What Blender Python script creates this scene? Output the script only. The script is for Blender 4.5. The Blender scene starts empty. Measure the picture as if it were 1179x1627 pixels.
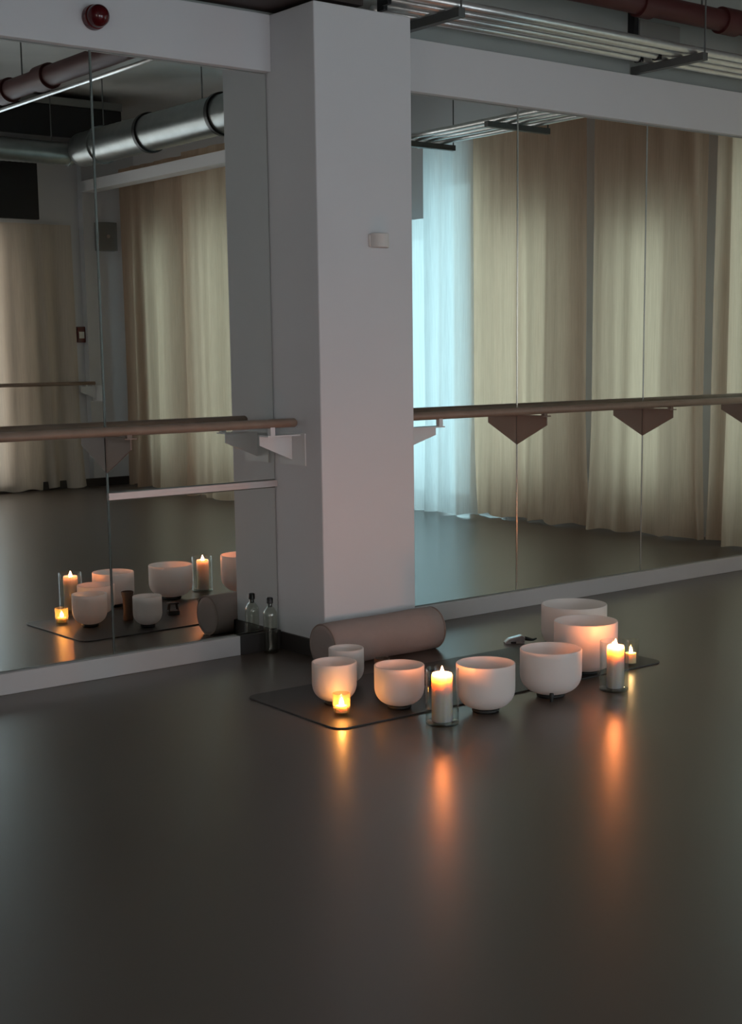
import bpy, bmesh, math, random
from mathutils import Vector, Matrix
S = bpy.context.scene
C = S.collection
PI = math.pi

# ------------------------------------------------------------------ camera
H, D = 1.46, 5.6857
F_PX, CX, CY, YAW, PITCH, ROLL = 2229.24, 612.05, 893.03, 0.67231, 0.150518, -0.011655
cam = bpy.data.cameras.new('camera')
co = bpy.data.objects.new('camera', cam); C.objects.link(co)
cam.sensor_fit = 'VERTICAL'; cam.sensor_height = 36.0; cam.sensor_width = 26.0
cam.lens = F_PX * 36.0 / 1627.0
cam.shift_x = (589.5 - CX) / 1627.0
cam.shift_y = (CY - 813.5) / 1627.0
cam.clip_start = 0.05
Fv = Vector((math.sin(YAW)*math.cos(PITCH), math.cos(YAW)*math.cos(PITCH), -math.sin(PITCH)))
R0 = Vector((math.cos(YAW), -math.sin(YAW), 0)); U0 = R0.cross(Fv)
Rv = R0*math.cos(ROLL) + U0*math.sin(ROLL)
Uv = -R0*math.sin(ROLL) + U0*math.cos(ROLL)
M = Matrix((Rv, Uv, -Fv)).transposed().to_4x4()
M.translation = (0, -D, H)
co.matrix_world = M
S.camera = co

# ------------------------------------------------------------------ materials
def newmat(name):
    m = bpy.data.materials.new(name); m.use_nodes = True
    nt = m.node_tree; nt.nodes.clear()
    out = nt.nodes.new('ShaderNodeOutputMaterial')
    return m, nt, out
def principled(name, col, rough=0.5, metal=0.0, noise=0.0, nscale=8.0, bump=0.0, bscale=60.0, **kw):
    m, nt, out = newmat(name)
    p = nt.nodes.new('ShaderNodeBsdfPrincipled')
    p.inputs['Base Color'].default_value = (*col, 1); p.inputs['Roughness'].default_value = rough
    p.inputs['Metallic'].default_value = metal
    for k, v in kw.items(): p.inputs[k.replace('_', ' ')].default_value = v
    tc = nt.nodes.new('ShaderNodeTexCoord')
    if noise:
        n = nt.nodes.new('ShaderNodeTexNoise'); n.inputs['Scale'].default_value = nscale; n.inputs['Detail'].default_value = 5
        nt.links.new(tc.outputs['Object'], n.inputs['Vector'])
        mx = nt.nodes.new('ShaderNodeMix'); mx.data_type = 'RGBA'
        mx.inputs['A'].default_value = (*[c*(1-noise) for c in col], 1)
        mx.inputs['B'].default_value = (*[min(1, c*(1+noise)) for c in col], 1)
        nt.links.new(n.outputs['Fac'], mx.inputs['Factor']); nt.links.new(mx.outputs['Result'], p.inputs['Base Color'])
    if bump:
        n2 = nt.nodes.new('ShaderNodeTexNoise'); n2.inputs['Scale'].default_value = bscale; n2.inputs['Detail'].default_value = 3
        nt.links.new(tc.outputs['Object'], n2.inputs['Vector'])
        b = nt.nodes.new('ShaderNodeBump'); b.inputs['Strength'].default_value = bump; b.inputs['Distance'].default_value = 0.003
        nt.links.new(n2.outputs['Fac'], b.inputs['Height']); nt.links.new(b.outputs['Normal'], p.inputs['Normal'])
    nt.links.new(p.outputs[0], out.inputs[0])
    return m

def mix_mat(name, parts):
    """weighted sum of closures by chained mix shaders; parts = [(node_type, settings, weight)]"""
    m, nt, out = newmat(name)
    acc, wacc = None, 0
    for typ, st, w in parts:
        n = nt.nodes.new(typ)
        for k, v in st.items(): n.inputs[k].default_value = v
        if acc is None: acc, wacc = n, w
        else:
            mx = nt.nodes.new('ShaderNodeMixShader'); mx.inputs[0].default_value = w/(wacc+w)
            nt.links.new(acc.outputs[0], mx.inputs[1]); nt.links.new(n.outputs[0], mx.inputs[2])
            acc = mx; wacc += w
    nt.links.new(acc.outputs[0], out.inputs[0])
    return m

def fabric_mat(name, col, tr, transp=0.0, trcol=None):
    m, nt, out = newmat(name)
    tc = nt.nodes.new('ShaderNodeTexCoord'); mp = nt.nodes.new('ShaderNodeMapping')
    mp.inputs['Scale'].default_value = (40, 40, 1.2)
    nz = nt.nodes.new('ShaderNodeTexNoise'); nz.inputs['Scale'].default_value = 3; nz.inputs['Detail'].default_value = 4
    nt.links.new(tc.outputs['Object'], mp.inputs[0]); nt.links.new(mp.outputs[0], nz.inputs['Vector'])
    def var(c):
        mx = nt.nodes.new('ShaderNodeMix'); mx.data_type = 'RGBA'
        mx.inputs['A'].default_value = (*[x*.82 for x in c], 1); mx.inputs['B'].default_value = (*[min(1, x*1.15) for x in c], 1)
        nt.links.new(nz.outputs['Fac'], mx.inputs['Factor']); return mx.outputs['Result']
    d = nt.nodes.new('ShaderNodeBsdfDiffuse'); t = nt.nodes.new('ShaderNodeBsdfTranslucent')
    nt.links.new(var(col), d.inputs[0]); nt.links.new(var(trcol or col), t.inputs[0])
    mx = nt.nodes.new('ShaderNodeMixShader'); mx.inputs[0].default_value = tr
    nt.links.new(d.outputs[0], mx.inputs[1]); nt.links.new(t.outputs[0], mx.inputs[2])
    o = mx
    if transp:
        tp = nt.nodes.new('ShaderNodeBsdfTransparent')
        m2 = nt.nodes.new('ShaderNodeMixShader'); m2.inputs[0].default_value = transp
        nt.links.new(mx.outputs[0], m2.inputs[1]); nt.links.new(tp.outputs[0], m2.inputs[2]); o = m2
    nt.links.new(o.outputs[0], out.inputs[0])
    return m

def thin_glass(name, tint=(.96, .98, .97), ior=1.45, rough=0.02, frost=None, fw=0.0):
    m, nt, out = newmat(name)
    tp = nt.nodes.new('ShaderNodeBsdfTransparent'); tp.inputs[0].default_value = (*tint, 1)
    g = nt.nodes.new('ShaderNodeBsdfGlossy'); g.inputs['Roughness'].default_value = rough
    lw = nt.nodes.new('ShaderNodeLayerWeight'); lw.inputs[0].default_value = .5
    pw = nt.nodes.new('ShaderNodeMath'); pw.operation = 'POWER'; pw.inputs[1].default_value = 4.0
    fr = nt.nodes.new('ShaderNodeMath'); fr.operation = 'MULTIPLY_ADD'; fr.inputs[1].default_value = .75; fr.inputs[2].default_value = ((ior-1)/(ior+1))**2
    nt.links.new(lw.outputs['Facing'], pw.inputs[0]); nt.links.new(pw.outputs[0], fr.inputs[0])
    mx = nt.nodes.new('ShaderNodeMixShader')
    nt.links.new(fr.outputs[0], mx.inputs[0]); nt.links.new(tp.outputs[0], mx.inputs[1]); nt.links.new(g.outputs[0], mx.inputs[2])
    o = mx
    if frost:
        tr = nt.nodes.new('ShaderNodeBsdfTranslucent'); tr.inputs[0].default_value = (*frost, 1)
        o = nt.nodes.new('ShaderNodeMixShader'); o.inputs[0].default_value = fw
        nt.links.new(mx.outputs[0], o.inputs[1]); nt.links.new(tr.outputs[0], o.inputs[2])
    nt.links.new(o.outputs[0], out.inputs[0])
    return m

def emission(name, col, s):
    m, nt, out = newmat(name)
    e = nt.nodes.new('ShaderNodeEmission'); e.inputs[0].default_value = (*col, 1); e.inputs[1].default_value = s
    nt.links.new(e.outputs[0], out.inputs[0]); return m

WALL = principled('painted_wall', (.645, .655, .68), .75, noise=.03, nscale=2.5, bump=.08, bscale=140)
CEIL = principled('concrete_ceiling', (.42, .42, .41), .9, noise=.15, nscale=1.6, bump=.2, bscale=30)
CONC = principled('upper_concrete', (.33, .36, .35), .9, noise=.12, nscale=2, bump=.15, bscale=40)
PLINTH = principled('plinth_paint', (.50, .475, .47), .45, noise=.03)
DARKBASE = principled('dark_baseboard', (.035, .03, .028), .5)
FLOORM = principled('vinyl_floor', (.084, .062, .049), .31, noise=.06, nscale=.8, bump=.02, bscale=220, IOR=1.85)
MIRROR = mix_mat('mirror_glass', [('ShaderNodeBsdfGlossy', {'Color': (.80, .83, .81, 1), 'Roughness': 0.0}, 1)])
MEDGE = principled('mirror_edge', (.50, .54, .51), .18, 1.0)
WOOD = principled('barre_wood', (.26, .185, .14), .4, noise=.25, nscale=14)
STEEL = principled('bracket_steel', (.60, .53, .50), .33, 0.92)
BRONZE = principled('bronze_bracket', (.20, .135, .105), .55, .15)
PALE = principled('pale_bracket', (.66, .68, .69), .4)
ALU = principled('strip_aluminium', (.62, .58, .57), .4, .4)
QUARTZ = mix_mat('frosted_quartz', [('ShaderNodeBsdfDiffuse', {'Color': (.97, .94, .93, 1)}, .47),
                                    ('ShaderNodeBsdfTranslucent', {'Color': (.98, .91, .87, 1)}, .51),
                                    ('ShaderNodeBsdfGlossy', {'Color': (1, 1, 1, 1), 'Roughness': .4}, .03)])
RUBBER = principled('black_rubber', (.015, .014, .013), .6)
WAX = principled('candle_wax', (.52, .47, .45), .5, Subsurface_Weight=1.0, Subsurface_Radius=(1.0, .78, .36), Subsurface_Scale=.085)
WAXT = principled('tealight_wax', (.90, .80, .60), .4, Subsurface_Weight=1.0, Subsurface_Radius=(1.0, .45, .16), Subsurface_Scale=.015)
FLAME = emission('candle_flame', (1.0, .26, .074), 1020)
GLINTFLAME = emission('glint_flame', (1.0, .60, .25), 110)  # added flame standing in for candle glints in the tall votive
FLAMEV = emission('votive_flame', (1.0, .42, .11), 200)
GLASS = thin_glass('clear_glass')
GBASE = thin_glass('thick_glass', (.80, .83, .82), 1.9, .05)
VOTG = thin_glass('votive_glass', (.97, .92, .80), 1.5, .06, (.95, .75, .40), .11)
VOTC = thin_glass('clear_votive_glass', (.97, .96, .92), 1.5, .04)
MATM = principled('rubber_mat', (.050, .045, .043), .42, bump=.3, bscale=500, noise=.08)
BOLS = principled('bolster_cloth', (.34, .275, .255), .9, noise=.06, nscale=20, bump=.4, bscale=300)
SEAM = principled('bolster_piping', (.28, .215, .19), .9)
BEIGE = fabric_mat('beige_curtain', (.42, .36, .29), .52, 0, (.78, .515, .355))
BEIGE2 = fabric_mat('taupe_curtain', (.64, .58, .51), .30, 0, (.6, .5, .4))
SHEER = fabric_mat('sheer_curtain', (.80, .84, .85), .66, .05)
OPENSHEER = fabric_mat('open_weave_sheer', (.80, .82, .84), .6, .5)
GALV = principled('galvanised_steel', (.68, .70, .70), .34, .85, noise=.15, nscale=30)
DUCT = principled('spiral_duct_steel', (.26, .28, .28), .30, .8, noise=.2, nscale=12)
DARKSTEEL = principled('dark_strut', (.13, .14, .14), .5, .5)
REDP = principled('red_pipe_paint', (.065, .011, .011), .55)
REDG = principled('red_sounder', (.10, .008, .009), .22)
REDD = principled('red_lens', (.08, .006, .008), .08)
BLACK = principled('black_plastic', (.008, .008, .010), .45)
WHITEP = principled('white_plastic', (.66, .64, .62), .4)
GREYP = principled('grey_panel', (.22, .22, .21), .55)
TRAY = principled('brown_tray', (.045, .03, .026), .6)
BROWN = principled('brown_wood', (.10, .052, .032), .6, noise=.2, nscale=25)
SILVER = principled('silver_metal', (.75, .76, .77), .25, .8)
FRAME = principled('window_frame', (.60, .61, .61), .5)
PANE = thin_glass('window_pane', (.95, .97, .97), 1.3, .0)

# ------------------------------------------------------------------ mesh helpers
def box(bm, x0, x1, y0, y1, z0, z1):
    v = [bm.verts.new((x, y, z)) for x in (x0, x1) for y in (y0, y1) for z in (z0, z1)]
    for a in ((0,1,3,2), (4,6,7,5), (0,4,5,1), (2,3,7,6), (0,2,6,4), (1,5,7,3)):
        bm.faces.new([v[i] for i in a])
def lathe(bm, prof, n=48, axis='Z', origin=(0,0,0), closed=False):
    rings = []
    for r, h in prof:
        ring = []
        if r < 1e-6:
            p = (0, 0, h); ring = [p]
        else:
            ring = [(r*math.cos(2*PI*k/n), r*math.sin(2*PI*k/n), h) for k in range(n)]
        rr = []
        for a, b, c in ring:
            if axis == 'Z': q = (a, b, c)
            elif axis == 'X': q = (c, a, b)
            else: q = (b, c, a)
            rr.append(bm.verts.new((q[0]+origin[0], q[1]+origin[1], q[2]+origin[2])))
        rings.append(rr)
    pairs = list(zip(rings, rings[1:]))
    if closed: pairs.append((rings[-1], rings[0]))
    for A, B in pairs:
        if len(A) == 1 and len(B) == 1: continue
        for k in range(n):
            k2 = (k+1) % n
            if len(A) == 1: f = (A[0], B[k], B[k2])
            elif len(B) == 1: f = (A[k], A[k2], B[0])
            else: f = (A[k], A[k2], B[k2], B[k])
            bm.faces.new(f)
def tube(bm, pts, r, n=14, cap=True):
    pts = [Vector(p) for p in pts]; rings = []
    up = Vector((0, 0, 1))
    for i, p in enumerate(pts):
        t = (pts[min(i+1, len(pts)-1)] - pts[max(i-1, 0)]).normalized()
        a = t.cross(up)
        if a.length < 1e-3: a = t.cross(Vector((1, 0, 0)))
        a.normalize(); b = a.cross(t)
        rad = r[i] if isinstance(r, (list, tuple)) else r
        rings.append([bm.verts.new(p + (a*math.cos(2*PI*k/n) + b*math.sin(2*PI*k/n))*rad) for k in range(n)])
    for A, B in zip(rings, rings[1:]):
        for k in range(n): bm.faces.new((A[k], A[(k+1) % n], B[(k+1) % n], B[k]))
    if cap: bm.faces.new(rings[0][::-1]); bm.faces.new(rings[-1])
def prism(bm, poly, vec):
    """poly: list of 3-D points, extruded by vec"""
    a = [bm.verts.new(p) for p in poly]; b = [bm.verts.new(Vector(p)+Vector(vec)) for p in poly]
    bm.faces.new(a[::-1]); bm.faces.new(b)
    for i in range(len(a)): j = (i+1) % len(a); bm.faces.new((a[i], a[j], b[j], b[i]))
def obj(name, bm, mat, parent=None, smooth=False, bevel=0, loc=None, solid=0):
    bmesh.ops.recalc_face_normals(bm, faces=bm.faces)
    me = bpy.data.meshes.new(name); bm.to_mesh(me); bm.free()
    if smooth:
        for p in me.polygons: p.use_smooth = True
    o = bpy.data.objects.new(name, me); C.objects.link(o)
    me.materials.append(mat)
    if bevel:
        b = o.modifiers.new('bevel', 'BEVEL'); b.width = bevel; b.segments = 3; b.limit_method = 'ANGLE'
        b.angle_limit = 0.6
    if parent: o.parent = parent
    if loc: o.location = loc
    return o
def sharp(o, ang=40):
    me = o.data
    for p in me.polygons: p.use_smooth = True
    me.set_sharp_from_angle(angle=math.radians(ang)); return o
def thing(name, label, cat, loc=(0,0,0), rz=0, group=None):
    o = bpy.data.objects.new(name, None); C.objects.link(o)
    o.empty_display_size = .1; o.location = loc; o.rotation_euler = (0, 0, rz)
    return tag(o, label, cat, group)
def tag(o, label, cat, group=None):
    o['label'] = label; o['category'] = cat
    if group: o['group'] = group
    return o
def struct(name, bm, mat, parent=None, label=None, **k):
    o = obj(name, bm, mat, parent, **k)
    if not parent: o['kind'] = 'structure'
    if label: o['label'] = label
    return o
def B(): return bmesh.new()
def copy_tree(o, parent=None):
    c = o.copy(); C.objects.link(c)
    if parent: c.parent = parent
    for ch in list(o.children): copy_tree(ch, c)
    return c

# ------------------------------------------------------------------ room shell
XW, XE, XE2, YS, YSTEP, ZC = -2.5, 8.6, 7.75, -8.5, -5.3, 3.95
XJ, XR, PD = 3.848, 4.410, 0.385           # pillar
ZB, ZT, ZTOP = .094, 2.745, 3.0            # mirror bottom, top, bulkhead top
b = B(); box(b, XW-.2, XE+.2, YS-.2, .2, -.15, 0); struct('floor', b, FLOORM, label='dark brown-grey glossy vinyl studio floor')
b = B(); box(b, XW-.2, XE+.2, YS-.2, .2, ZC, ZC+.15); struct('ceiling', b, CEIL, label='bare grey concrete ceiling above the pipes')
b = B(); box(b, XW-.2, XE+.2, .012, .2, 0, ZTOP); struct('wall_north', b, WALL, label='white wall carrying the mirrors')
b = B(); box(b, XW-.2, XE+.2, .012, .2, ZTOP, ZC); struct('wall_upper', b, CONC, label='bare grey-green concrete wall above the bulkhead')

def wall_open(name, axis, c0, c1, a0, a1, ops, label):
    """wall slab between c0..c1 on one axis, a0..a1 along the other, with openings (lo, hi, z0, z1)"""
    bm = B()
    def bx(p, q, z0, z1):
        if q-p < 1e-4 or z1-z0 < 1e-4: return
        if axis in 'xw': box(bm, c0, c1, p, q, z0, z1)
        else: box(bm, p, q, c0, c1, z0, z1)
    cur = a0
    for lo, hi, z0, z1 in sorted(ops):
        bx(cur, lo, 0, ZC); bx(lo, hi, 0, z0); bx(lo, hi, z1, ZC); cur = hi
    bx(cur, a1, 0, ZC)
    return struct(name, bm, WALL, label=label)
EAST = [(-5.15, -4.46, .06, 2.52), (-4.38, -3.42, .06, 2.98), (-3.32, -2.62, .35, 2.55), (-1.98, -1.32, .35, 2.42), (-.80, -.16, .35, 2.85)]
EAST2 = [(-7.68, -7.22, .3, 2.65), (-6.6, -5.9, .3, 2.75)]
SOUTH = [(.6, 2.6, .3, 2.6), (3.4, 6.15, .1, 2.75)]  # narrower opening is unseen, added for fill; the wide one is the back window
WEST_FILL = [(-7.6, -5.4, .6, 2.8)]  # unseen window added to give warm fill on left-facing sides
wall_open('wall_east', 'x', XE, XE+.2, YSTEP, .2, EAST, 'side wall of windows behind beige curtains')
wall_open('wall_southeast', 'x', XE2, XE2+.2, YS-.2, YSTEP, EAST2, 'side wall nearer the back of the room')
wall_open('wall_south', 'y', YS-.2, YS, XW-.2, XE2, SOUTH, 'back wall opposite the mirrors')
b = B(); box(b, XE2+.2, XE+.2, YSTEP-.2, YSTEP, 0, ZC); struct('wall_return', b, WALL)
wall_open('wall_west', 'w', XW-.2, XW, YS-.2, .2, WEST_FILL, 'far wall at the left end of the mirrors')
b = B(); box(b, 7.12, XE2, YS, YS+.1, 0, ZC); struct('wall_pilaster', b, WALL, label='shallow white pilaster in the back corner')
b = B(); box(b, XJ, XR, -PD, .012, 0, ZTOP); struct('wall_pillar', b, WALL, label='square white pillar between the mirrors', bevel=.006)
# bulkhead above the mirrors, left and right of the pillar
b = B(); box(b, XW, XJ, -.04, .012, ZT, ZTOP); struct('trim_1', b, WALL, label='white bulkhead above the left mirrors', bevel=.003)
b = B(); box(b, XR, XE, -.04, .012, ZT, ZTOP); struct('trim_2', b, WALL, label='white bulkhead above the right mirrors', bevel=.003)
b = B(); box(b, 7.10, 7.26, YS+.1, YSTEP-.1, 3.16, 3.27); struct('trim_3', b, WALL, label='white boxed pelmet above the back side curtain')
b = B(); box(b, 3.60, XJ-.012, -.029, .012, 0, ZB-.001); struct('baseboard_shade', b, DARKBASE, label='plinth stretch coloured dark for the shade in the corner left of the pillar')  # the corner's fading shade is put into a dark-coloured plinth piece
b = B(); box(b, XW, 3.60, -.03, .012, 0, ZB); struct('baseboard_left', b, PLINTH, label='white plinth under the left mirrors', bevel=.003)
b = B(); box(b, XR, XE, -.03, .012, 0, ZB); struct('baseboard_right', b, PLINTH, label='white plinth under the right mirrors', bevel=.003)
b = B(); box(b, XJ-.012, XJ, -PD-.012, -.03, 0, .085); box(b, XJ-.012, XR+.012, -PD-.012, -PD, 0, .085); box(b, XR, XR+.012, -PD-.012, -.03, 0, .085)
struct('baseboard_pillar', b, DARKBASE, label='dark baseboard round the foot of the pillar')
b = B(); box(b, 5.8, XE2, YS+.1, YS+.115, 0, .09); struct('baseboard_south', b, DARKBASE, label='dark baseboard on the back wall')
# windows
wn = 0
def window(axis, c, lo, hi, z0, z1, mull):
    global wn; wn += 1
    r = bpy.data.objects.new('window_%d' % wn, None); C.objects.link(r); r['kind'] = 'structure'
    s = 1 if axis == 'x' else -1
    def bx(bm, p, q, a, b_, d0, d1):
        if axis == 'x': box(bm, c+d0, c+d1, p, q, a, b_)
        elif axis == 'w': box(bm, c-d1, c-d0, p, q, a, b_)
        else: box(bm, p, q, c-d1, c-d0, a, b_)
    f = .05; bm = B()
    bx(bm, lo, lo+f, z0, z1, .06, .13); bx(bm, hi-f, hi, z0, z1, .06, .13)
    bx(bm, lo+f, hi-f, z0, z0+f, .06, .13); bx(bm, lo+f, hi-f, z1-f, z1, .06, .13)
    for k in range(1, mull+1):
        m = lo + (hi-lo)*k/(mull+1); bx(bm, m-f/2, m+f/2, z0+f, z1-f, .06, .13)
    obj('window_frame', bm, FRAME, r)
    bm = B(); bx(bm, lo+f, hi-f, z0+f, z1-f, .09, .096); obj('window_pane', bm, PANE, r)
    # sky portal: tells the renderer where the daylight comes in
    L = bpy.data.lights.new('window_daylight', 'AREA'); L.shape = 'RECTANGLE'
    L.size = hi-lo; L.size_y = z1-z0; L.cycles.is_portal = True
    lo_ = bpy.data.objects.new('window_daylight', L); C.objects.link(lo_)
    n = {'x': Vector((-1, 0, 0)), 'w': Vector((1, 0, 0)), 'y': Vector((0, 1, 0))}[axis]
    lo_.rotation_euler = n.to_track_quat('-Z', 'Y').to_euler()
    mid = (lo+hi)/2; zm = (z0+z1)/2
    lo_.location = {'x': (c+.19, mid, zm), 'w': (c-.19, mid, zm), 'y': (mid, c-.19, zm)}[axis]
for lo, hi, z0, z1 in EAST: window('x', XE, lo, hi, z0, z1, 0)
for lo, hi, z0, z1 in EAST2: window('x', XE2, lo, hi, z0, z1, 0)
for lo, hi, z0, z1 in SOUTH: window('y', YS, lo, hi, z0, z1, 1)
for lo, hi, z0, z1 in WEST_FILL: window('w', XW, lo, hi, z0, z1, 2)

# ------------------------------------------------------------------ mirrors
ZJ0, ZJ1 = .803, .835
def mirror(x0, x1, z0, z1, label):
    g = .0015; t = .008; ch = .005
    r = thing('mirror_panel', label, 'mirror', ((x0+x1)/2, 0, z0), 0, 'wall mirror panels')
    w = (x1-x0)/2 - g; h = z1-z0
    bm = B()   # chamfered sheet, its face at y = 0
    o = [(-w, .0+t, 0), (w, t, 0), (w, t, h), (-w, t, h)]
    f = [(-w+ch, 0, ch), (w-ch, 0, ch), (w-ch, 0, h-ch), (-w+ch, 0, h-ch)]
    m_ = [(-w, ch, 0), (w, ch, 0), (w, ch, h), (-w, ch, h)]
    vf = [bm.verts.new(p) for p in f]; vm = [bm.verts.new(p) for p in m_]; vo = [bm.verts.new(p) for p in o]
    bm.faces.new(vo[::-1])
    for i in range(4):
        j = (i+1) % 4
        bm.faces.new((vm[i], vm[j], vf[j], vf[i])); bm.faces.new((vo[i], vo[j], vm[j], vm[i]))
    obj('polished_edge', bm, MEDGE, r)
    bm = B(); v = [bm.verts.new((p[0], p[1]-.0002, p[2])) for p in f]; v2 = [bm.verts.new((p[0], p[1]+.0015, p[2])) for p in f]
    bm.faces.new(v); bm.faces.new(v2[::-1])
    for i in range(4): bm.faces.new((v[i], v2[i], v2[(i+1) % 4], v[(i+1) % 4]))
    obj('mirror_sheet', bm, MIRROR, r)
LX = [2.938, 1.89, .84, -.21]
mirror(LX[0], XJ, ZJ1, ZT, 'upper mirror sheet directly left of the pillar, above the joint strip')
mirror(LX[0], XJ, ZB, ZJ0, 'lower mirror sheet directly left of the pillar, below the joint strip')
mirror(LX[1], LX[0], ZB, ZT, 'full-height mirror sheet at the left edge of the photo, under the red sounder')
mirror(LX[2], LX[1], ZB, ZT, 'full-height mirror sheet second to the left of the joint strip, outside the frame')
mirror(LX[3], LX[2], ZB, ZT, 'full-height mirror sheet farthest left along the wall, outside the frame')
RX = [XR, 5.478, 6.528, 7.578, XE-.02]
for k, l in enumerate(('full-height mirror sheet directly right of the pillar, reflecting the pale sheer curtain',
          'full-height mirror sheet between the two seams right of the pillar, reflecting beige curtains',
          'full-height mirror sheet at the right edge of the photo, right of the second seam',
          'full-height mirror sheet in the far right corner, outside the frame')):
    mirror(RX[k], RX[k+1], ZB, ZT, l)
b = B(); box(b, LX[0], XJ, -.012, .012, ZJ0+.001, ZJ1-.001); box(b, LX[0], XJ, -.016, -.012, ZJ0+.012, ZJ0+.017)
tag(obj('joint_strip', b, ALU), 'thin pale metal joint strip across the mirror left of the pillar', 'trim strip')

# ------------------------------------------------------------------ barres
ZBAR, YB, RB = 1.122, -.214, .021
def wall_bracket(bm, x, yw, s):      # plate square to the wall, tapering towards the rail; s = direction out of the wall
    t = .006
    prism(bm, [(x-t/2, yw, .925), (x-t/2, yw, 1.085), (x-t/2, yw+s*.235, 1.085), (x-t/2, yw+s*.235, 1.040)], (t, 0, 0))
    box(bm, x-.03, x+.03, min(yw, yw+s*.235), max(yw, yw+s*.235), 1.085, 1.091)
    box(bm, x-.012, x+.012, yw+s*(-YB)-.012, yw+s*(-YB)+.012, 1.091, ZBAR-RB+.004)
def side_bracket(bm, x, s, L=.19, y=-.15):   # plate fixed to the pillar's side, s = direction away from it
    t = .006
    k = L/.19
    prism(bm, [(x, y-t/2, .940 if L < .2 else .917), (x, y-t/2, 1.060), (x+s*L, y-t/2, 1.062), (x+s*L, y-t/2, 1.018)], (0, t, 0))
    box(bm, min(x, x+s*L), max(x, x+s*L), y-.075, y+t/2, 1.060, 1.066)
    box(bm, min(x+s*(L-.04), x+s*(L-.015)), max(x+s*(L-.04), x+s*(L-.015)), YB-.012, YB+.012, 1.066, ZBAR-RB+.004)
def barre(x0, x1, walls, side, label, yw=0, s=-1):
    r = thing('ballet_barre', label, 'barre', (0, 0, 0), 0, 'ballet barres along the mirrors')
    yb = yw + s*(-YB)
    bm = B(); rr = [RB*.35, RB*.8, RB, RB, RB*.8, RB*.35]
    tube(bm, [(x0, yb, ZBAR), (x0+.004, yb, ZBAR), (x0+.012, yb, ZBAR), (x1-.012, yb, ZBAR), (x1-.004, yb, ZBAR), (x1, yb, ZBAR)], rr, 24)
    sharp(obj('rail', bm, WOOD, r), 50)
    for x in walls:
        bm = B(); wall_bracket(bm, x, yw, s); obj('bracket', bm, BRONZE, r)
    if side:
        bm = B(); side_bracket(bm, *side); eb = obj('end_bracket', bm, PALE, r); eb['label'] = 'pale grey end bracket fixed to the pillar'
        x, sd = side[:2]; bm = B(); box(bm, min(x, x+sd*.006), max(x, x+sd*.006), -.26, -.05, .918, 1.070); obj('wall_plate', bm, PALE, eb)
    return r
barre(-.15, 3.826, [LX[0], LX[1], LX[2]], (XJ, -1), 'brown wooden ballet barre on the mirrors left of the pillar')
barre(XR+.03, 8.05, [RX[1], RX[2], RX[3]], (XR, 1, .34), 'brown wooden ballet barre on the mirrors right of the pillar')
r = thing('ballet_barre', 'thin ballet barre on the back wall, seen mirrored before the taupe curtain', 'barre')
bm = B(); tube(bm, [(5.85, YS+.33, 1.135), (7.06, YS+.33, 1.135)], .02, 16); obj('rail', bm, WOOD, r, smooth=True)
bm = B(); prism(bm, [(7.12, YS+.25, .96), (7.12, YS+.25, 1.10), (6.93, YS+.25, 1.10), (6.93, YS+.25, 1.04)], (0, .006, 0)); box(bm, 7.112, 7.12, YS+.12, YS+.40, .94, 1.11)
box(bm, 6.95, 6.97, YS+.25, YS+.34, 1.10, 1.12); box(bm, 7.1, 7.12, YS+.1, YS+.2, .94, 1.11); obj('bracket', bm, PALE, r)

# ------------------------------------------------------------------ singing bowls
def bowl(x, y, dia, h, label, zf=0.0):
    r = thing('singing_bowl', label, 'bowl', (x, y, zf), 0, 'frosted quartz singing bowls')
    R = dia/2; t = .007; z0 = .012; k = min(.42*h+.01, R*.95)
    out = []
    for i in range(17):
        a = PI/2*i/16; e = .80
        out.append((R*math.sin(a)**e if i else 0.0, z0 + k*(1-math.cos(a)**e if i < 16 else 1)))
    out += [(R, z0+k+(h-z0-k)*q) for q in (.25, .5, .75, .97)] + [(R-.0015, h), (R-t+.0015, h)]
    inn = [(R-t, z0+k+(h-z0-k)*q) for q in (.97, .75, .5, .25)]
    for i in range(16, -1, -1):
        a = PI/2*i/16; e = .80
        inn.append(((R-t)*math.sin(a)**e if i else 0.0, z0+t + (k-t*.3)*(1-math.cos(a)**e if i < 16 else 1)))
    bm = B(); lathe(bm, out+inn, 72); sharp(obj('bowl_body', bm, QUARTZ, r), 60)
    rr = min(.20*dia, .052); bm = B()
    lathe(bm, [(rr-.008, 0), (rr+.004, 0), (rr+.008, .006), (rr+.007, .013), (rr+.002, .016), (rr-.008, .0155)], 48, closed=True)
    obj('rubber_ring', bm, RUBBER, r, smooth=True)['label'] = 'black rubber ring under the bowl'
    return r
MT = .006
bowl(3.372, -1.102, .187, .178, 'pale frosted bowl at the left end of the mat, behind the small lit votive', MT)
bowl(3.60, -.882, .155, .168, 'small grey-white bowl tucked behind the leftmost bowl, in front of the bolster', MT)
bowl(3.53, -1.335, .206, .180, 'orange-lit bowl on the mat just left of the front pillar candle', MT)
bowl(3.772, -1.592, .240, .202, 'frosted bowl on bare floor just right of the front pillar candle')
bowl(4.150, -1.587, .261, .206, 'frosted bowl on bare floor in the middle, a black peg at its foot')
bowl(4.555, -1.405, .285, .240, 'tall orange-lit bowl directly left of the rear pillar candle', MT)
bowl(4.85, -1.05, .315, .232, 'widest and farthest bowl, bluish white, standing behind the tall one', MT)
bm = B(); lathe(bm, [(0, 0), (.007, 0), (.0075, .012), (.009, .02), (.009, .034), (.006, .038), (0, .038)], 20)
tag(sharp(obj('rubber_peg', bm, RUBBER, loc=(4.080, -1.662, 0))), 'tiny black peg standing at the foot of the middle bowl', 'peg')

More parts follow.
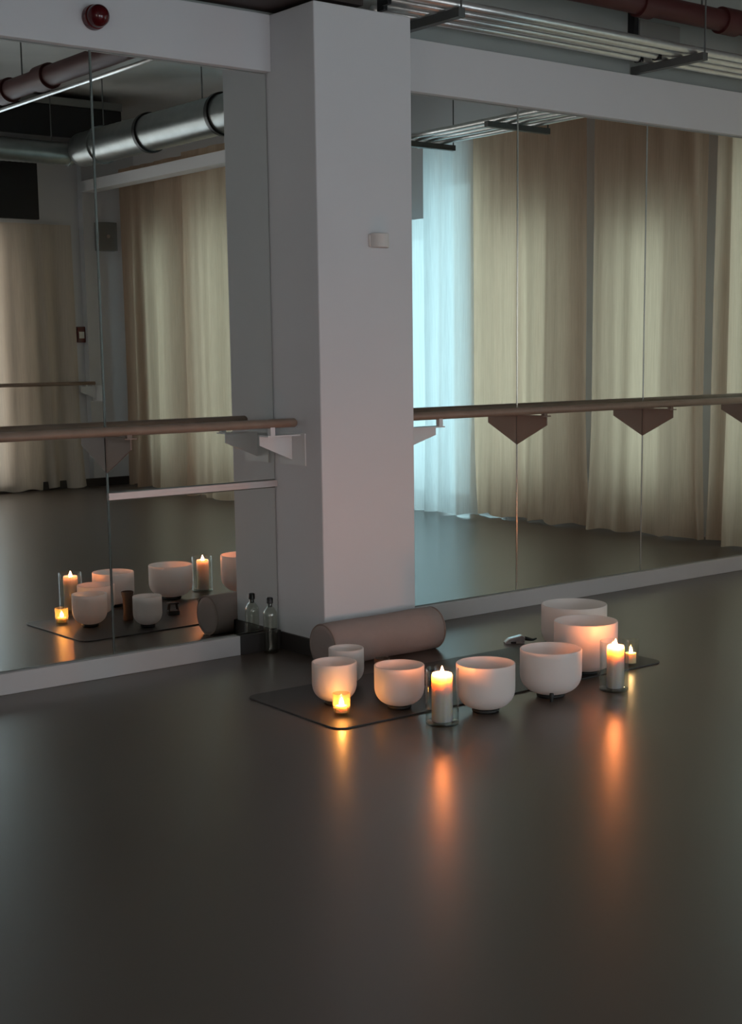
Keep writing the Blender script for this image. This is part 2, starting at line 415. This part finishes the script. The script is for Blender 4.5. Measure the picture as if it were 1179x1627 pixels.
# ------------------------------------------------------------------ candles
def flame(bm, h, w):
    pr = []
    for i in range(13):
        q = i/12; pr.append((w*math.sin(PI*q**.62)*(1-.25*q) if 0 < i < 12 else 0, h*q))
    lathe(bm, pr, 20)
def pillar_candle(x, y, R, h, zf, label, rot):
    r = thing('pillar_candle', label, 'candle', (x, y, zf), rot, 'lit pillar candles')
    bm = B()
    lathe(bm, [(0, 0), (R-.003, 0), (R, .003), (R, h*.5), (R, h-.010), (R-.002, h-.004), (R-.004, h), (R-.007, h-.003), (R-.0080, h-.008), (R-.012, h-.017), (R*.4, h-.021), (0, h-.022)], 56)
    sharp(obj('wax_body', bm, WAX, r), 50)
    bm = B(); tube(bm, [(0, 0, h-.022), (.0005, 0, h-.012), (.002, .001, h-.006)], .0011, 8); obj('wick', bm, BLACK, r)
    bm = B(); flame(bm, .046, .0098); obj('flame', bm, FLAME, r, smooth=True, loc=(.001, 0, h-.018))
    return r
def hurricane(x, y, R, h, label):
    r = thing('hurricane_glass', label, 'candle holder', (x, y, 0), 0, 'clear glass candle cylinders')
    bm = B(); lathe(bm, [(R, .008), (R, h*.3), (R, h*.7), (R, h-.002), (R-.0015, h), (R-.003, h-.002), (R-.003, h*.5), (R-.003, .008)], 72, closed=True)
    sharp(obj('glass_cylinder', bm, GLASS, r), 50)
    bm = B(); lathe(bm, [(0, 0), (R-.003, 0), (R, .003), (R, .009), (R-.004, .011), (0, .011)], 72); sharp(obj('glass_base', bm, GBASE, r), 50)
hurricane(3.515, -1.62, .0655, .222, 'clear glass cylinder around the front pillar candle')
pillar_candle(3.516, -1.618, .0415, .192, .011, 'lit white pillar candle in front, between two bowls on the floor', .3)
hurricane(4.43, -1.69, .062, .215, 'clear glass cylinder around the rear pillar candle')
pillar_candle(4.436, -1.692, .0375, .184, .011, 'lit white pillar candle at right, before the tall bowl', 1.3)
def votive(x, y, R, h, zf, label, clabel, wax_h, gm, fm, fs):
    r = thing('votive_glass', label, 'candle holder', (x, y, zf), 0, 'small glass votive holders')
    bm = B(); lathe(bm, [(0, 0), (R*.86, 0), (R*.9, .003), (R*.97, h*.5), (R, h), (R-.003, h), (R*.97-.003, h*.5), (R*.9-.003, .010), (0, .010)], 48)
    sharp(obj('glass_cup', bm, gm, r), 50)
    c = thing('tealight', clabel, 'candle', (x, y, zf+.0102), 0, 'tealights in the votive glasses')
    Rc = R*.66; bm = B(); lathe(bm, [(0, 0), (Rc, 0), (Rc, wax_h), (Rc-.0015, wax_h+.001), (Rc-.003, wax_h-.002), (0, wax_h-.003)], 36)
    sharp(obj('wax_body', bm, WAXT, c), 50)
    bm = B(); tube(bm, [(0, 0, wax_h-.003), (.001, 0, wax_h+.006)], .001, 8); obj('wick', bm, BLACK, c)
    bm = B(); flame(bm, .034*fs, .0105*fs); obj('flame', bm, fm, c, smooth=True, loc=(.001, 0, wax_h+.001))
votive(3.285, -1.265, .036, .088, MT, 'small glass votive at the mat corner before the leftmost bowl', 'lit tealight inside the votive at the left mat corner', .026, VOTG, FLAMEV, 1.0)
votive(4.83, -1.43, .037, .118, MT, 'taller glass votive at the right end of the mat, behind the rear candle', 'added lit tealight making the glints inside the tall votive at the right mat end', .046, VOTC, GLINTFLAME, .75)

# ------------------------------------------------------------------ mat, bolster, bottle and small things
def rounded_rect(w, d, rad, n=8):
    pts = []
    for cx, cy, a0 in ((w/2-rad, d/2-rad, 0), (-w/2+rad, d/2-rad, PI/2), (-w/2+rad, -d/2+rad, PI), (w/2-rad, -d/2+rad, 1.5*PI)):
        for i in range(n+1):
            a = a0 + PI/2*i/n; pts.append((cx+rad*math.cos(a), cy+rad*math.sin(a), 0))
    return pts
bm = B(); prism(bm, rounded_rect(1.862, .69, .055), (0, 0, MT))
m = tag(obj('yoga_mat', bm, MATM, bevel=.0015, loc=(4.078, -1.118, 0)), 'dark grey yoga mat with rounded corners under the bowls', 'mat')
m.rotation_euler = (0, 0, -.026)
r = thing('bolster', 'round brown-pink yoga bolster lying at the foot of the pillar', 'bolster', (0, 0, 0))
RBO, BX0, BX1, BY = .104, 3.735, 4.42, -.510
pr = [(0, BX0+.012), (RBO*.35, BX0+.009), (RBO*.75, BX0+.006), (RBO*.93, BX0+.008), (RBO*.985, BX0+.018), (RBO, BX0+.04)]
L_ = BX1-BX0
mid = [(RBO*(1+.012*math.sin(9*q)), BX0+.04+(L_-.08)*q) for q in [i/10 for i in range(1, 10)]]
pr2 = [(q[0], BX0+BX1-q[1]) for q in pr[::-1]]
bm = B(); lathe(bm, pr+mid+pr2, 56, 'X', (0, BY, RBO-.003)); bmesh.ops.translate(bm, verts=bm.verts, vec=(0, 0, 0))
obj('cushion_body', bm, BOLS, r, smooth=True)
for xx in (BX0+.010, BX1-.010):
    bm = B(); n = 48; ring = [(xx, BY+RBO*.965*math.cos(2*PI*k/n), RBO-.003+RBO*.965*math.sin(2*PI*k/n)) for k in range(n+1)]
    tube(bm, ring, .004, 8, cap=False); obj('piping', bm, SEAM, r, smooth=True)
r = thing('glass_bottle', 'clear glass bottle with dark stopper in the corner beside the pillar', 'bottle', (3.742, -.080, 0))
bm = B(); lathe(bm, [(0, 0), (.030, 0), (.034, .004), (.035, .02), (.035, .185), (.033, .203), (.022, .222), (.013, .230), (.013, .245), (.0105, .245), (.0105, .230), (.019, .220), (.030, .203), (.032, .185), (.032, .012), (0, .008)], 40)
sharp(obj('glass_body', bm, thin_glass('bottle_glass', (.93, .94, .91), 1.7, .12), r), 50)
bm = B(); lathe(bm, [(0, .228), (.010, .228), (.010, .245), (.016, .246), (.016, .270), (.013, .274), (0, .275)], 28); sharp(obj('stopper', bm, BLACK, r), 40)['label'] = 'dark stopper'
bm = B(); lathe(bm, [(0, 0), (.026, 0), (.028, .004), (.0255, .06), (.0275, .12), (.034, .155), (.033, .160), (.029, .160), (.024, .12), (.022, .02), (0, .015)], 32)
tag(sharp(obj('wooden_beaker', bm, BROWN, loc=(3.610, -1.120, MT))), 'brown waisted beaker hidden behind the orange-lit bowl, seen in the mirror', 'beaker')
r = thing('wire_stand', 'small black open stand on the mat, visible only in the mirror beneath the middle bowl', 'stand', (3.88, -1.10, MT), .3)
bm = B(); box(bm, -.032, .032, -.024, .024, .0, .024); obj('stand_base', bm, RUBBER, r, bevel=.002)
for sx in (-1, 1):
    for sy in (-1, 1):
        bm = B(); tube(bm, [(sx*.026, sy*.018, .024), (sx*.020, sy*.014, .062)], .004, 8); obj('post', bm, RUBBER, r)
bm = B(); box(bm, -.030, .030, -.022, .022, .060, .069); obj('stand_top', bm, RUBBER, r, bevel=.002)
r = thing('silver_gadget', 'small wedge-shaped silver gadget with black tail on floor behind the mat', 'gadget', (4.775, -.715, 0), -.55)
bm = B(); prism(bm, [(-.05, -.02, 0), (.048, -.02, 0), (.05, -.02, .036), (.035, -.02, .044), (-.03, -.02, .028), (-.052, -.02, .010)], (0, .04, 0)); obj('metal_body', bm, SILVER, r, bevel=.003)
bm = B(); box(bm, -.022, .004, -.022, -.018, .004, .014); obj('black_inset', bm, BLACK, r)
bm = B(); tube(bm, [(.045, 0, .026), (.065, .002, .022), (.085, .008, .016), (.100, .02, .012), (.118, .02, .018)], [.011, .010, .008, .006, .004], 10); obj('tail', bm, BLACK, r, smooth=True)['label'] = 'short black tail'

# ------------------------------------------------------------------ wall fittings
r = thing('fire_sounder', 'round dark red fire alarm sounder on the bulkhead at upper left', 'alarm', (2.938, -.038, 2.866))
bm = B(); lathe(bm, [(0, 0), (.050, 0), (.052, -.012), (.050, -.035), (0, -.035)], 40, 'Y'); sharp(obj('sounder_base', bm, REDG, r))
bm = B(); lathe(bm, [(.046, -.035), (.047, -.055), (.043, -.075), (.032, -.090), (.016, -.098), (0, -.100)], 40, 'Y'); sharp(obj('sounder_dome', bm, REDD, r))
r = thing('motion_sensor', 'small white rounded motion sensor on the front of the pillar', 'sensor', (4.195, -PD+.002, 1.965))
bm = B(); box(bm, -.055, .055, -.012, 0, -.030, .030); obj('back_plate', bm, WHITEP, r, bevel=.006)
bm = B(); n = 20
prism(bm, [(-.05 + .1*k/n, -.012-.052*math.sin(PI*k/n)**.55, -.033) for k in range(n+1)], (0, 0, .066)); sharp(obj('sensor_lens', bm, WHITEP, r, bevel=.004), 50)
r = thing('call_point', 'small dark red call point by the mirrored back corner', 'alarm', (7.07, YS, 1.655))
bm = B(); box(bm, -.046, .046, -.002, .05, -.085, .085); obj('call_box', bm, REDG, r, bevel=.005)
bm = B(); box(bm, -.03, .03, .05, .053, -.04, .03); obj('glass_plate', bm, WHITEP, r)
r = thing('grey_cabinet', 'small grey wall box with round lock, mirrored beside the back side curtain', 'box', (7.36, YS+.098, 2.70))
bm = B(); box(bm, -.11, .11, 0, .10, -.15, .15); obj('box_body', bm, GREYP, r, bevel=.004)
bm = B(); lathe(bm, [(0, .10), (.02, .10), (.02, .106), (0, .106)], 20, 'Y'); obj('lock', bm, STEEL, r)
r = thing('wall_screen', 'black screen hanging above the taupe curtain in the left mirror', 'screen', (6.1, YS+.28, 2.83))
bm = B(); box(bm, -.62, .42, -.03, .03, 0, .62); obj('screen_panel', bm, BLACK, r, bevel=.006)
bm = B(); box(bm, -.10, .10, -.28, -.03, .25, .40); obj('wall_arm', bm, DARKSTEEL, r)

# ------------------------------------------------------------------ pipes, conduits, ducts
YC = [-.13, -.235, -.34, -.445]; ZCON = 3.075
for k, (yc, l) in enumerate(zip(YC, ('nearest the wall', 'second from the wall', 'third from the wall', 'farthest from the wall'))):
    xb = 7.45 - .11*k if k else 7.50
    pts = [(4.38-.03*k, yc, ZCON), (5.2, yc, ZCON+.002), (6.2, yc, ZCON-.002), (xb-.15, yc, ZCON)]
    for a in range(1, 7): q = PI/2*a/6; pts.append((xb-.15+.15*math.sin(q), yc-.15*(1-math.cos(q)), ZCON))
    pts += [(xb, -1.6, ZCON+.003), (xb, -2.4, ZCON-.003), (xb, -3.25, ZCON)]
    bm = B(); tube(bm, pts, .022, 14)
    tag(obj('conduit', bm, GALV, smooth=True), 'silver conduit above the right bulkhead, %s' % l, 'conduit', 'parallel silver conduits on the struts')
def strut(p, q, label, w=.041):
    bm = B(); a, b_ = Vector(p), Vector(q); d = (b_-a).normalized(); s = d.cross(Vector((0, 0, 1))).normalized()*w/2
    u = Vector((0, 0, .041))
    prism(bm, [a-s, a+s, a+s+u, a-s+u], b_-a)
    root = thing('strut', label, 'strut', (0, 0, 0), 0, 'steel struts carrying the conduits')
    obj('channel', bm, DARKSTEEL, root)
    e = a.lerp(b_, .99); bm = B(); tube(bm, [(e.x, e.y, e.z+.02), (e.x, e.y, ZC)], .005, 8); obj('hanger_rod', bm, DARKSTEEL, root)
    return root
ZS = ZCON-.022-.0435
strut((4.63, .0, ZS), (4.63, -.50, ZS), 'dark steel strut under the conduits beside the pillar top')
strut((6.40, .0, ZS), (6.40, -.52, ZS), 'dark steel strut under the conduits near the right edge of the photo')
strut((7.0, -2.95, ZS), (7.62, -2.95, ZS), 'steel strut under the conduits, mirrored above the sheer curtain')
strut((7.0, -1.9, ZS), (7.62, -1.9, ZS), 'steel strut under the conduits, mirrored over the beige curtain')
def clamp(x, yc, label):
    bm = B(); box(bm, x-.012, x+.012, yc-.026, yc+.026, ZCON-.027, ZCON+.028); tag(obj('pipe_clamp', bm, BLACK, bevel=.003), label, 'clamp', 'black conduit clamps')
clamp(4.36, YC[1], 'black clamp on the second conduit above the pillar'); clamp(4.30, YC[2], 'black clamp on the third conduit above the pillar'); clamp(4.24, YC[3], 'black clamp on the front conduit above the pillar')
clamp(6.30, YC[0], 'black clamp on the rear conduit beside the right strut'); clamp(6.33, YC[1], 'black clamp on the second conduit beside the right strut')
def pipe(name, pts, r, mat, label, cat, couplings=(), rods=(), cr=1.25):
    root = thing(name, label, cat)
    bm = B(); tube(bm, pts, r, 28); obj('pipe_run', bm, mat, root, smooth=True).data.set_sharp_from_angle(angle=.9)
    for a, b_ in couplings:
        bm = B(); tube(bm, [a, b_], r*cr, 28); sharp(obj('coupling', bm, mat, root))
    for p in rods:
        bm = B(); tube(bm, [(p[0], p[1], p[2]+r*.9), (p[0], p[1], ZC)], .006, 8); obj('hanger_rod', bm, DARKSTEEL, root)
    return root
PY, PZ = -.44, 3.262
pipe('sprinkler_pipe', [(4.9, PY, PZ), (8.1, PY, PZ)], .058, REDP, 'dark red sprinkler pipe above the conduits at upper right', 'pipe',
     [((5.93, PY, PZ), (6.03, PY, PZ)), ((6.62, PY, PZ), (6.76, PY, PZ))], [(5.98, PY, PZ), (6.46, PY, PZ), (7.4, PY, PZ)])
pipe('sprinkler_pipe', [(4.47, -.30, 3.34), (4.47, -4.7, 3.34)], .070, REDP, 'dark red sprinkler pipe crossing the room, mirrored at upper left', 'pipe',
     [((4.47, -3.55, 3.34), (4.47, -3.72, 3.34)), ((4.47, -4.2, 3.34), (4.47, -4.36, 3.34))], [(4.47, -2.9, 3.34), (4.47, -4.0, 3.34)])
bm = B(); tube(bm, [(4.50, -.4, 3.236), (4.50, -4.7, 3.236)], .014, 12); tag(obj('conduit', bm, GALV, smooth=True), 'single silver conduit running beneath the mirrored red pipe', 'conduit')
def duct(name, p, q, r, label, bands, n=60):
    root = thing(name, label, 'duct')
    p, q = Vector(p), Vector(q); pts = [p.lerp(q, i/n) for i in range(n+1)]
    rr = [r*(1+(.02 if i % 2 else 0)) for i in range(n+1)]
    bm = B(); tube(bm, pts, rr, 32); obj('duct_run', bm, DUCT, root, smooth=True)
    for t in (.12, .6):
        a = p.lerp(q, t); bm = B(); tube(bm, [(a.x, a.y, a.z+r*.9), (a.x, a.y, ZC+.01)], .006, 8); obj('hanger_rod', bm, DARKSTEEL, root)
    for t in bands:
        a = p.lerp(q, t); b_ = p.lerp(q, t+.012); bm = B(); tube(bm, [a, b_], r*1.12, 32); sharp(obj('duct_band', bm, BLACK if t > .3 else DUCT, root))
    return root
duct('air_duct', (6.35, -6.82, 3.36), (6.35, -3.2, 3.36), .155, 'spiral silver air duct crossing toward the mirrors at upper left', [.1, .35, .68])
duct('air_duct', (6.30, -6.95, 3.33), (4.6, -6.95, 3.33), .105, 'thinner silver air duct along the back wall at the left photo edge', [.02])
r = thing('ceiling_unit', 'long black ceiling unit with pale top edge above the thin duct', 'ceiling unit', (6.1, -7.5, 3.52))
bm = B(); box(bm, -1.6, .88, -.3, .3, 0, .30); obj('unit_body', bm, BLACK, r, bevel=.01)
bm = B(); box(bm, -1.6, .88, -.31, .32, .30, .37); obj('top_edge', bm, GREYP, r)
for x in (-1.0, .6):
    bm = B(); tube(bm, [(x, 0, .37), (x, 0, .43)], .012, 8); obj('hanger_rod', bm, DARKSTEEL, r)
r = thing('cable_tray', 'dark brown cable tray running above the left bulkhead to the pillar', 'cable tray', (0, 0, 3.02))
bm = B(); box(bm, .5, XJ+.30, -.36, .0, 0, .012); box(bm, .5, XJ+.30, -.36, -.352, .012, .09); box(bm, .5, XJ+.30, -.008, .0, .012, .09); obj('tray_channel', bm, TRAY, r)
for k in range(4):
    bm = B(); tube(bm, [(.5, -.07-.075*k, .05), (2.0, -.07-.075*k, .047), (XJ+.30, -.07-.075*k, .05)], .03, 10); obj('cable', bm, (TRAY, BLACK)[k % 2], r, smooth=True)
for x in (1.2, 2.9):
    bm = B(); tube(bm, [(x, -.356, .05), (x, -.356, ZC-3.02)], .005, 8); obj('hanger_rod', bm, DARKSTEEL, r)
r = thing('junction_box', 'dark box on the wall between conduits and red pipe at upper right', 'box', (6.55, .012, 3.11))
bm = B(); box(bm, -.15, .2, -.06, 0, 0, .20); obj('box_body', bm, GREYP, r, bevel=.004)
bm = B(); box(bm, -.19, -.155, -.05, 0, 0, .24); obj('cable_cover', bm, BLACK, r)

# ------------------------------------------------------------------ curtains
def curtain(label, p, q, z0, z1, mat, amp=.05, wl=.17, seed=1, flare=1.0, cat='curtain', group='floor-length curtains', name='curtain', slant=0.0):
    wl = wl*1.55; rnd = random.Random(seed); p, q = Vector((*p, 0)), Vector((*q, 0)); L = (q-p).length; d = (q-p)/L; nrm = Vector((-d.y, d.x, 0))
    nu = max(24, int(L/.014)); nv = 22
    ph = [rnd.uniform(0, 6.28) for _ in range(8)]; wv = [wl*rnd.uniform(.85, 1.2), wl*2.3*rnd.uniform(.9, 1.1), wl*.55*rnd.uniform(.9, 1.1), wl*4.1]
    bm = B(); rows = []
    for j in range(nv+1):
        v = j/nv; z = z0 + (z1-z0)*v; row = []
        g = .45 + .55*min(1, (1-v)*2.2)
        fl = 1 + flare*.55*max(0, (.16-v)/.16)**1.5
        for i in range(nu+1):
            u = L*i/nu
            uu = u + .03*math.sin(2*PI*u/(wl*3)+ph[6])*(1-v)
            w = math.sin(2*PI*uu/wv[0]+ph[0]) *(.55+.45*math.sin(2*PI*u/1.13+ph[5])) + .8*math.sin(2*PI*uu/wv[1]+ph[1]+.5*(1-v)) + .22*math.sin(2*PI*uu/wv[2]+ph[2]+.8*(1-v)) + .5*math.sin(2*PI*uu/wv[3]+ph[3])
            w = math.copysign(abs(w)**.85, w)
            e = (2*i/nu-1); spread = e*.03*flare*max(0, (.3-v)/.3)**1.3*L
            off = amp*.55*w*g*fl
            zz = z + (.012*math.sin(2*PI*u/.31+ph[4]) if j == 0 else 0)
            row.append(bm.verts.new(p + d*(u+spread+slant*(1-v)) + nrm*off + Vector((0, 0, zz))))
        rows.append(row)
    for A, B_ in zip(rows, rows[1:]):
        for i in range(nu): bm.faces.new((A[i], A[i+1], B_[i+1], B_[i]))
    return tag(obj(name, bm, mat, smooth=True), label, cat, group)
XC = 8.30
ZCT = 3.32
curtain('pale sheer curtain before the bright window, mirrored beside the pillar', (8.13, -3.93), (8.20, -3.37), .015, 3.30, SHEER, .045, .15, 3, 1.8)
curtain('short-hung sheer curtain at the very edge of the right mirror by the pillar', (8.25, -5.05), (8.22, -4.02), .015, 2.60, SHEER, .04, .16, 5, 1.2)
curtain('wide beige curtain panel next to the pale sheer, mirrored right of the pillar', (8.31, -3.53), (8.34, -2.21), .015, ZCT, BEIGE, .06, .165, 11, 1.2)
curtain('beige curtain panel in the middle of the right mirrors, behind the second seam', (8.33, -2.11), (8.36, -1.02), .015, ZCT, BEIGE, .06, .17, 23, 1.2)
curtain('narrow beige curtain panel between the dark gap and the right edge of the photo', (8.39, -.95), (8.38, -.74), .015, ZCT, BEIGE, .05, .13, 31, 1.0)
curtain('last beige curtain panel in the right corner, at the edge of the photo', (8.22, -.70), (8.30, -.10), .015, ZCT, BEIGE, .05, .15, 37, 1.0)
curtain('yellowish curtain panel mirrored left of the pillar, nearer its reflection', (7.36, -6.70), (7.35, -5.45), .015, 3.40, BEIGE, .06, .18, 41, 1.2)
curtain('yellowish curtain panel mirrored left of the pillar, beside the white pilaster', (7.46, -8.22), (7.47, -6.66), .015, 3.40, BEIGE, .06, .19, 43, 1.2)
curtain('taupe curtain on the back wall, mirrored at the left photo edge', (5.80, YS+.16), (6.93, YS+.16), .015, 2.80, BEIGE2, .06, .21, 47, 1.0)
curtain('sheer curtain over the wide back window, outside the frame', (3.1, YS+.16), (5.74, YS+.16), .015, 3.10, OPENSHEER, .05, .17, 53, .6)
def track(p, q, z, label):
    bm = B(); d = Vector((q[0]-p[0], q[1]-p[1], 0)).normalized(); s = Vector((-d.y, d.x, 0))*.02
    a = Vector((*p, z)); prism(bm, [a-s, a+s, a+s+Vector((0, 0, .03)), a-s+Vector((0, 0, .03))], Vector((q[0]-p[0], q[1]-p[1], 0)))
    tag(obj('curtain_track', bm, FRAME), label, 'track')
track((8.33, -4.05), (8.33, -.1), 3.33, 'white curtain track over the window wall, mirrored at right')

# ------------------------------------------------------------------ daylight
w = bpy.data.worlds.new('World'); S.world = w; w.use_nodes = True
nt = w.node_tree; bg = nt.nodes['Background']
# overcast evening sky: cool blue to the east, neutral towards the west and south
tcw = nt.nodes.new('ShaderNodeTexCoord'); sx = nt.nodes.new('ShaderNodeSeparateXYZ')
nt.links.new(tcw.outputs['Generated'], sx.inputs[0])
rmp = nt.nodes.new('ShaderNodeValToRGB')
rmp.color_ramp.elements[0].position = .2; rmp.color_ramp.elements[0].color = (.84, .72, .65, 1)
em = rmp.color_ramp.elements.new(.5); em.color = (1.0, 1.06, 1.16, 1)
rmp.color_ramp.elements[2].position = .80; rmp.color_ramp.elements[2].color = (.40, .60, .66, 1)
mr = nt.nodes.new('ShaderNodeMapRange'); mr.inputs['From Min'].default_value = -1; mr.inputs['From Max'].default_value = 1
nt.links.new(sx.outputs['X'], mr.inputs['Value']); nt.links.new(mr.outputs['Result'], rmp.inputs['Fac'])
nt.links.new(rmp.outputs['Color'], bg.inputs[0]); bg.inputs[1].default_value = 4.6

S.view_settings.view_transform = 'Standard'; S.view_settings.look = 'None'
S.view_settings.gamma = 1; S.view_settings.exposure = 0.15; S.view_settings.use_curve_mapping = False
cy = S.cycles
cy.use_denoising = True; cy.max_bounces = 14; cy.diffuse_bounces = 5; cy.glossy_bounces = 6; cy.transmission_bounces = 8; cy.transparent_max_bounces = 16
cy.sample_clamp_indirect = 6; cy.caustics_reflective = True; cy.blur_glossy = .4; cy.caustics_refractive = False
